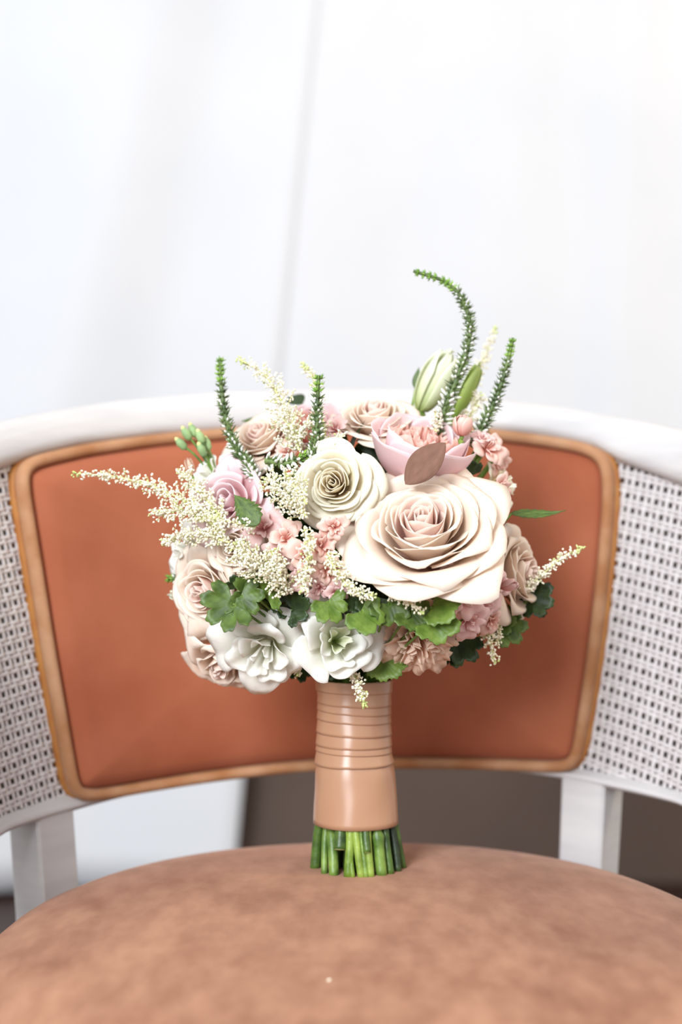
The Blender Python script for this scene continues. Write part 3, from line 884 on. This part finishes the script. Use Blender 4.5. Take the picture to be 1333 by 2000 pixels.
class Batch:
    """many copies of one small shape gathered into one mesh"""
    def __init__(s, tpl): s.V0 = np.array(tpl[0]); s.F0 = tpl[1]; s.it = []

    def add(s, p, d, a, b, mi=0): s.it.append((p, d, a, b, mi))

    def build(s, name, mats, parent):
        P_ = np.array([i[0] for i in s.it]); D = np.array([i[1] for i in s.it]); A = np.array([i[2] for i in s.it]); Bq = np.array([i[3] for i in s.it])
        D /= np.linalg.norm(D, axis=1)[:, None]
        U = np.cross(D, [.31, .5, .8]); U /= np.linalg.norm(U, axis=1)[:, None] + 1e-9; Wv = np.cross(D, U)
        V0 = s.V0; nv = len(V0)
        V = P_[:, None] + (V0[None, :, 0, None] * U[:, None] + V0[None, :, 1, None] * Wv[:, None]) * Bq[:, None, None] + V0[None, :, 2, None] * D[:, None] * A[:, None, None]
        V = V.reshape(-1, 3)
        fs = []; fm = []
        for k, i in enumerate(s.it):
            o_ = k * nv
            fs.extend([tuple(o_ + q for q in f) for f in s.F0]); fm.extend([i[4]] * len(s.F0))
        me = bpy.data.meshes.new(name); me.from_pydata(V.tolist(), [], fs)
        me.polygons.foreach_set('use_smooth', [True] * len(fs))
        for m_ in mats: me.materials.append(m_)
        me.polygons.foreach_set('material_index', fm)
        o = bpy.data.objects.new(name, me); COL.objects.link(o); o.parent = parent; o['kind'] = 'stuff'
        return o


def veronica(pts, label, w0=13, w1=5, budfrac=.55, openfrac=.15, seed=0):
    """pts base -> tip as (px, py, Z); width in pixels"""
    r = random.Random(seed)
    C = spline([P(*p) for p in pts], 90)
    L_ = np.sum(np.linalg.norm(np.diff(C, axis=0), axis=1)); k = .95 / F
    ts = np.linspace(0, 1, 90)
    v, f = tube(C - BL, (.0024 - .0012 * ts), 7)
    o = mesh_obj('veronica_spike', v, f, M['bract'], bouquet); o['label'] = label
    _, T, U, B = frames(C)
    nb = Batch(TPL_N); bb = Batch(TPL_E); rings_ = int(L_ / .0036)
    for q in range(rings_):
        t = (q + .5) / rings_; i = int(t * 89); w = (w0 + (w1 - w0) * t ** 1.5) * k
        for s in range(7):
            a = 2 * math.pi * (s / 7) + q * .9 + r.uniform(-.3, .3)
            out = math.cos(a) * U[i] + math.sin(a) * B[i]
            for e in range(3):
                d = out * (1.0 if t < .8 else .6) + T[i] * r.uniform(.2, 1.3) + np.array([r.gauss(0, .15) for _ in range(3)])
                nb.add(C[i] + out * .0012 - BL, d, w * r.uniform(.7, 1.3), .00055, 1 if t > .80 else 0)
        if t < budfrac + .25:
            for s in range(4):
                if r.random() > (.9 if t < budfrac else .4): continue
                a = 2 * math.pi * s / 4 + q * 1.3 + r.uniform(-.3, .3); out = math.cos(a) * U[i] + math.sin(a) * B[i]
                op = t < openfrac
                Lb = .0036 if op else .0017 * (1.15 - .5 * t)
                bb.add(C[i] + out * (w * (.8 if op else .6)) - BL, out + T[i] * .5, Lb, .0012 if op else .00095 * (1.1 - .4 * t))
    nb.build('bracts', [M['bract'], M['bract_tip']], o)
    if bb.it: bb.build('flower_buds', [M['vbud']], o)


veronica([(848, 880, .965), (862, 820, .965), (885, 760, .965), (908, 700, .965), (919, 645, .965), (908, 595, .965), (875, 553, .965), (808, 529, .965)], 'tallest green spike curling over at its tip', 19, 8, .60, .28, 1)
veronica([(925, 875, .965), (950, 820, .965), (973, 770, .965), (990, 715, .965), (1003, 660, .965)], 'straight leaning green spike beside the tall curled one', 19, 8, .55, .16, 2)
veronica([(500, 935, .93), (480, 900, .935), (455, 862, .945), (440, 810, .955), (432, 750, .96), (430, 700, .965)], 'upright green spike bent at its base near the pale green buds', 18, 9, .45, 0, 3)
veronica([(608, 900, .915), (619, 860, .92), (620, 800, .925), (623, 733, .925)], 'short green spike dotted with white buds above the cream rose', 19, 10, .8, 0, 4)
veronica([(520, 900, .925), (560, 905, .918), (600, 888, .915)], 'lying spike with open white florets beside the cream rose', 13, 13, .9, .9, 5)
veronica([(400, 1140, .96), (360, 1132, .97), (328, 1130, .975)], 'short dark spike tip under the white lisianthus', 15, 9, .6, .2, 6)

# --- astilbe plumes
def astilbe(pts, label, w0, w1, dens=1.0, seed=0, tipgreen=.15):
    """feathery plume, base -> tip as (px, py, Z); widths in pixels"""
    r = random.Random(seed)
    C = spline([P(*p) for p in pts], 60); k = .93 / F
    ts = np.linspace(0, 1, 60)
    v, f = tube(C - BL, .0009 - .0005 * ts, 5)
    mbs = MB(); mbs.add(v, f)
    _, T, U, B = frames(C); L_ = np.sum(np.linalg.norm(np.diff(C, axis=0), axis=1))
    bb = Batch(TPL_E)
    nbr = int(L_ / .0019 * dens)
    for q in range(nbr):
        t = (q + r.random()) / nbr; i = min(59, int(t * 59)); w = (w0 * (1 - t) ** .8 + w1 * t ** .5 * (1 if t < .9 else (1.05 - t) * 6)) * k
        a = q * 2.4 + r.uniform(-.4, .4); out = math.cos(a) * U[i] + math.sin(a) * B[i]
        d = out + T[i] * r.uniform(.5, 1.1); d /= np.linalg.norm(d); Lb = w * r.uniform(.6, 1.15)
        if Lb > .004:
            v, f = tube([C[i] - BL, C[i] + d * Lb * .5 - BL, C[i] + d * Lb - BL], .00028, 3, cap=False); mbs.add(v, f)
        nb_ = max(3, int(Lb / .0008))
        for s in range(nb_):
            p = C[i] + d * Lb * ((s + .8) / nb_) + np.array([r.gauss(0, 1), r.gauss(0, 1), r.gauss(0, 1)]) * .0010
            bb.add(p - BL, np.array([r.gauss(0, 1), r.gauss(0, 1), r.gauss(0, 1)]) + d, r.uniform(.0008, .0015), r.uniform(.0006, .0009), 1 if t > 1 - tipgreen or r.random() < .03 else 0)
    o = mbs.build('astilbe_plume', [M['astilbe_stem']], bouquet); o['label'] = label
    bb.build('blossoms', [M['astilbe'], M['astilbe_tip']], o)


astilbe([(430, 1010, .92), (350, 972, .93), (290, 948, .935), (220, 930, .94), (143, 925, .945)], 'long cream plume reaching far out over the back pad', 30, 8, 1.2, 1, .05)
astilbe([(440, 1020, .915), (390, 960, .93), (350, 918, .935)], 'cream plume rising above the long plume', 34, 14, 1.6, 2, .02)
astilbe([(440, 1040, .91), (370, 1000, .925), (298, 1002, .93)], 'broad cream plume under the long plume', 36, 14, 1.6, 3, .02)
astilbe([(450, 1060, .905), (380, 1042, .92), (316, 1060, .925)], 'lowest cream plume beside the white lisianthus', 30, 12, 1.6, 4, .06)
astilbe([(590, 880, .93), (575, 830, .94), (545, 775, .945), (515, 730, .95), (462, 699, .955)], 'loose cream plume arching up over the top rail', 50, 8, 1.0, 5, .12)
astilbe([(585, 880, .925), (570, 840, .93), (545, 810, .935)], 'fluffy cream plume beside the short spike', 46, 24, 1.4, 6, .03)
astilbe([(640, 880, .95), (625, 790, .955), (610, 735, .96), (590, 709, .96)], 'slim cream plume behind the short spike', 22, 6, 1.0, 7, .2)
astilbe([(1020, 1155, .95), (1060, 1122, .95), (1095, 1092, .95), (1137, 1071, .95)], 'pointed cream plume reaching out beside the outward rose', 17, 8, 1.8, 8, .1)
astilbe([(895, 830, 1.02), (925, 745, 1.03), (950, 690, 1.035), (969, 638, 1.04)], 'far thin cream plume behind the two tall spikes', 20, 8, 1.0, 9, .1)
astilbe([(600, 1010, .89), (560, 970, .893), (520, 935, .90)], 'fluffy cream plume between the pink peony and the cream rose', 44, 26, 1.7, 10, .03)
astilbe([(600, 985, .885), (575, 950, .89), (560, 925, .90)], 'cream plume overlapping the edge of the cream rose', 34, 18, 1.5, 11, .05)
astilbe([(560, 1150, .895), (510, 1105, .89), (460, 1065, .892)], 'dense cream plume above the lobed leaves', 46, 34, 2.0, 12, .03)
astilbe([(570, 1160, .90), (545, 1120, .887), (530, 1080, .885)], 'cream plume beside the salmon florets', 36, 24, 1.7, 13, .05)
astilbe([(640, 1080, .885), (660, 1120, .878), (690, 1150, .874), (730, 1166, .872)], 'beaded cream plume under the largest rose', 26, 9, 1.7, 14, .05)
astilbe([(755, 1160, .882), (790, 1172, .874), (830, 1198, .870)], 'small cream plume lying on the fresh green leaves', 17, 9, 1.7, 15, .05)
astilbe([(600, 1090, .885), (598, 1120, .878), (590, 1158, .876)], 'drooping cream plume over the salmon florets', 24, 14, 1.7, 16, .05)
astilbe([(595, 1030, .883), (605, 1060, .878), (600, 1092, .874)], 'short cream plume among the salmon florets', 20, 12, 1.5, 17, .05)
astilbe([(680, 1300, .93), (700, 1335, .905), (712, 1380, .903)], 'small cream plume hanging over the ribbon', 16, 9, 1.7, 18, .18)
astilbe([(945, 1200, .945), (955, 1245, .94), (970, 1295, .94)], 'cream plume drooping below the pink florets', 20, 9, 1.4, 19, .05)
astilbe([(960, 1195, .95), (975, 1220, .945), (972, 1262, .945)], 'short cream plume by the lower leaves', 16, 9, 1.4, 20, .05)
astilbe([(570, 1270, .95), (585, 1295, .935), (580, 1318, .93)], 'tiny cream plume between the two white lisianthus', 16, 9, 1.4, 21, .05)
astilbe([(500, 1030, .887), (455, 1020, .887), (412, 1012, .89)], 'thin cream plume across the pink peony', 16, 8, 1.4, 22, .2)
astilbe([(905, 840, .985), (925, 800, .99), (940, 770, .99)], 'cream plume between the two tall spikes', 24, 14, 1.2, 23, .02)
astilbe([(850, 845, .955), (852, 825, .95), (850, 800, .948)], 'tiny cream sprig at the foot of the tall spike', 14, 8, 1.4, 24, .02)
astilbe([(655, 890, .93), (660, 865, .92), (665, 850, .92)], 'tiny cream sprig above the cream rose', 16, 12, 1.4, 25, .02)

# --- pale green bud sprig on the outer edge
o = None
mb = MB()
root = P(425, 940, .975)
for (x, y, Z) in [(365, 848, .975), (378, 842, .98), (392, 855, .975), (355, 868, .975), (395, 880, .97), (405, 868, .98)]:
    e = P(x, y, Z); d = e - root
    v, f = tube(spline([root - BL, root + d * .6 + np.array([0, 0, .002]) - BL, e - BL], 8), .0009, 6); mb.add(v, f, 0)
    v, f = ellipsoid(e - BL, d, .0056, .0031, 10); mb.add(v, f, 1)
    v, f = ellipsoid(e - BL + d / np.linalg.norm(d) * .004, d, .0028, .0018, 8); mb.add(v, f, 2)
M['palebud'] = noise_mat('pale_green_bud', srgb(120, 150, 100), srgb(160, 186, 128), 80, 0.6)
M['palebudtip'] = noise_mat('yellow_green_bud_tip', srgb(196, 196, 120), srgb(222, 216, 150), 80, 0.6)
o = mb.build('bud_sprig', [M['stem'], M['palebud'], M['palebudtip']], bouquet); o['label'] = 'sprig of pale green closed buds'

# --- satin ribbon wrap
edge_px = [(1326, 615, 768), (1340, 619, 766), (1360, 623, 764), (1400, 621, 762), (1440, 620, 763), (1470, 620, 764), (1486, 619, 767), (1505, 616, 772), (1540, 615, 774), (1570, 614, 776), (1612, 613.5, 779)]
ey = np.array([e[0] for e in edge_px], float); el = np.array([e[1] for e in edge_px]); er = np.array([e[2] for e in edge_px])


def wrap_band(name, y0, y1, tilt0, tilt1, extra, parent, wav=0.0, seg=72, rows=8):
    V = []; y0, y1 = float(y0), float(y1)
    for j in range(rows):
        t = j / (rows - 1); t2 = t
        for i in range(seg):
            a = 2 * math.pi * i / seg           # 0 = right, -pi/2 = towards the camera
            tl = tilt0 * (1 - t) + tilt1 * t
            yy = y0 + (y1 - y0) * t2 + tl * math.cos(a) + wav * math.sin(2 * a + y0)
            c = (np.interp(yy, ey, el) + np.interp(yy, ey, er)) / 2; rp = (np.interp(yy, ey, er) - np.interp(yy, ey, el)) / 2
            ctr = P(c, yy, .97); rr = rp * .97 / F - .0005 + extra * t ** .6 + .0002 * math.sin(5 * a + yy * .05)
            V.append((ctr[0] + rr * math.cos(a) - BL[0], rr * math.sin(a) * .96 - BL[1], ctr[2] - BL[2]))
    o = mesh_obj(name, V, grid_faces(rows, seg, True), M['satin'], parent, solid=.0003)
    return o


wr = wrap_band('ribbon_wrap', 1474, 1606, -3, 0, .0006, bouquet, rows=14)
wr['label'] = 'peach satin ribbon wound round the stems'
for y0, y1, a0, a1, ex in [(1326, 1349, 0, 2, .0013), (1340, 1374, 2, 3, .0013), (1364, 1389, 3, 5, .0013), (1380, 1406, 5, 4, .0013), (1396, 1431, 4, 3, .0014), (1422, 1454, 3, 1, .0014), (1446, 1466, 1, 2, .0014), (1458, 1489, 2, -1, .0018)]:
    wrap_band('ribbon_band', y0, y1, a0, a1, ex, wr)

# --- stems below the ribbon
r = random.Random(11)
ZCEN = P(697, 1600, .97)
stems = []
front = [  # top px, bottom px, bottom row, radius px, material, mid-joint
    (628, 616, 1706, 11, 'stem2', 0), (640, 634, 1712, 7, 'stem', 0), (645, 653, 1711, 10, 'stem', 1), (668, 664, 1660, 12.5, 'stem2', 0), (686, 680, 1708, 9, 'stem3', 0),
    (692, 706, 1710, 7.5, 'stem3', 0), (702, 716, 1706, 6, 'stem', 0), (714, 718, 1666, 8, 'stem2', 0), (718, 725, 1703, 8, 'stem3', 0), (734, 746, 1703, 11, 'stem', 1), (750, 764, 1698, 8, 'stem2', 0),
    (760, 778, 1698, 8, 'stem4', 0), (768, 788, 1690, 8, 'stem2', 0), (676, 690, 1708, 5, 'stem3', 0)]
rb = 93 * .97 / F
for tx, bx_, by_, rp, mt, joint in front:
    rr = rp * .94 / F
    def depth(px, R_):
        q = (px - 700) * .95 / F
        return -math.sqrt(max(R_ * R_ - q * q, (R_ * .12) ** 2))
    yb = depth(bx_, rb - rr); yt = depth(tx, 68 * .97 / F - rr)
    Zt = .97 + yt; Zb = .97 + yb
    top = P(tx, 1590, Zt); bot = P(bx_, by_, Zb); bot[2] = max(bot[2], .4500)
    if by_ > 1685: bot[2] = .4500
    stems.append((top, bot, rr, mt, joint))
for i in range(16):
    a = i * 2.4; q = math.sqrt((i + .5) / 16) * .62
    stems.append((np.array([BX + q * .024 * math.cos(a), q * .024 * math.sin(a), ZCEN[2] + .006]), np.array([BX + q * .031 * math.cos(a), q * .031 * math.sin(a) + .002, .4500]), r.uniform(.0026, .0040), r.choice(['stem', 'stem2', 'stem2', 'stem4']), 0))
for i in range(9):
    a = math.pi * (.06 + .88 * i / 8)
    stems.append((np.array([BX + .0225 * math.cos(a), .0225 * math.sin(a), ZCEN[2] + .006]), np.array([BX + .0285 * math.cos(a), .0285 * math.sin(a), .4500]), r.uniform(.0026, .0036), r.choice(['stem', 'stem2', 'stem3']), 0))
M['cut'] = noise_mat('cut_stem_end', srgb(150, 160, 96), srgb(190, 194, 140), 200, .6)


def seat_top(x, y):
    e = math.hypot((x - SX) / SA, (y - SY) / SB)
    return float(np.interp(e, [q[0] for q in prof[:10]], [q[1] for q in prof[:10]]))


for top, bot, rr, mt, joint in stems:
    if bot[2] <= .4501: bot[2] = seat_top(bot[0], bot[1]) - .0012
    n = 12; C = spline([top, top * .5 + bot * .5 + np.array([r.uniform(-1, 1), r.uniform(-1, 1), 0]) * .0008, bot], n)
    rad = np.full(n, rr)
    if joint: rad[4] *= 1.28; rad[5] *= 1.15; rad[6:] *= 1.05; rad[:4] *= .85
    v, f = tube(C - BL, rad, 10)
    fm = [0] * len(f); fm[-1] = 1
    mesh_obj('stem', v, f, None, bouquet, mats=[M[mt], M['cut']], fmat=fm)

# --- fleck on the seat
p = P(643, 1893, .735)
zz = seat_top(p[0], p[1])
v, f = ellipsoid(np.array([p[0], p[1], zz + .0003]), np.array([.5, .2, .1]), .0012, .0008, 6)
o = mesh_obj('lint_fleck', v, f, M['astilbe']); o['label'] = 'tiny pale fleck lying on the seat in front of the bouquet'; o['category'] = 'fleck'
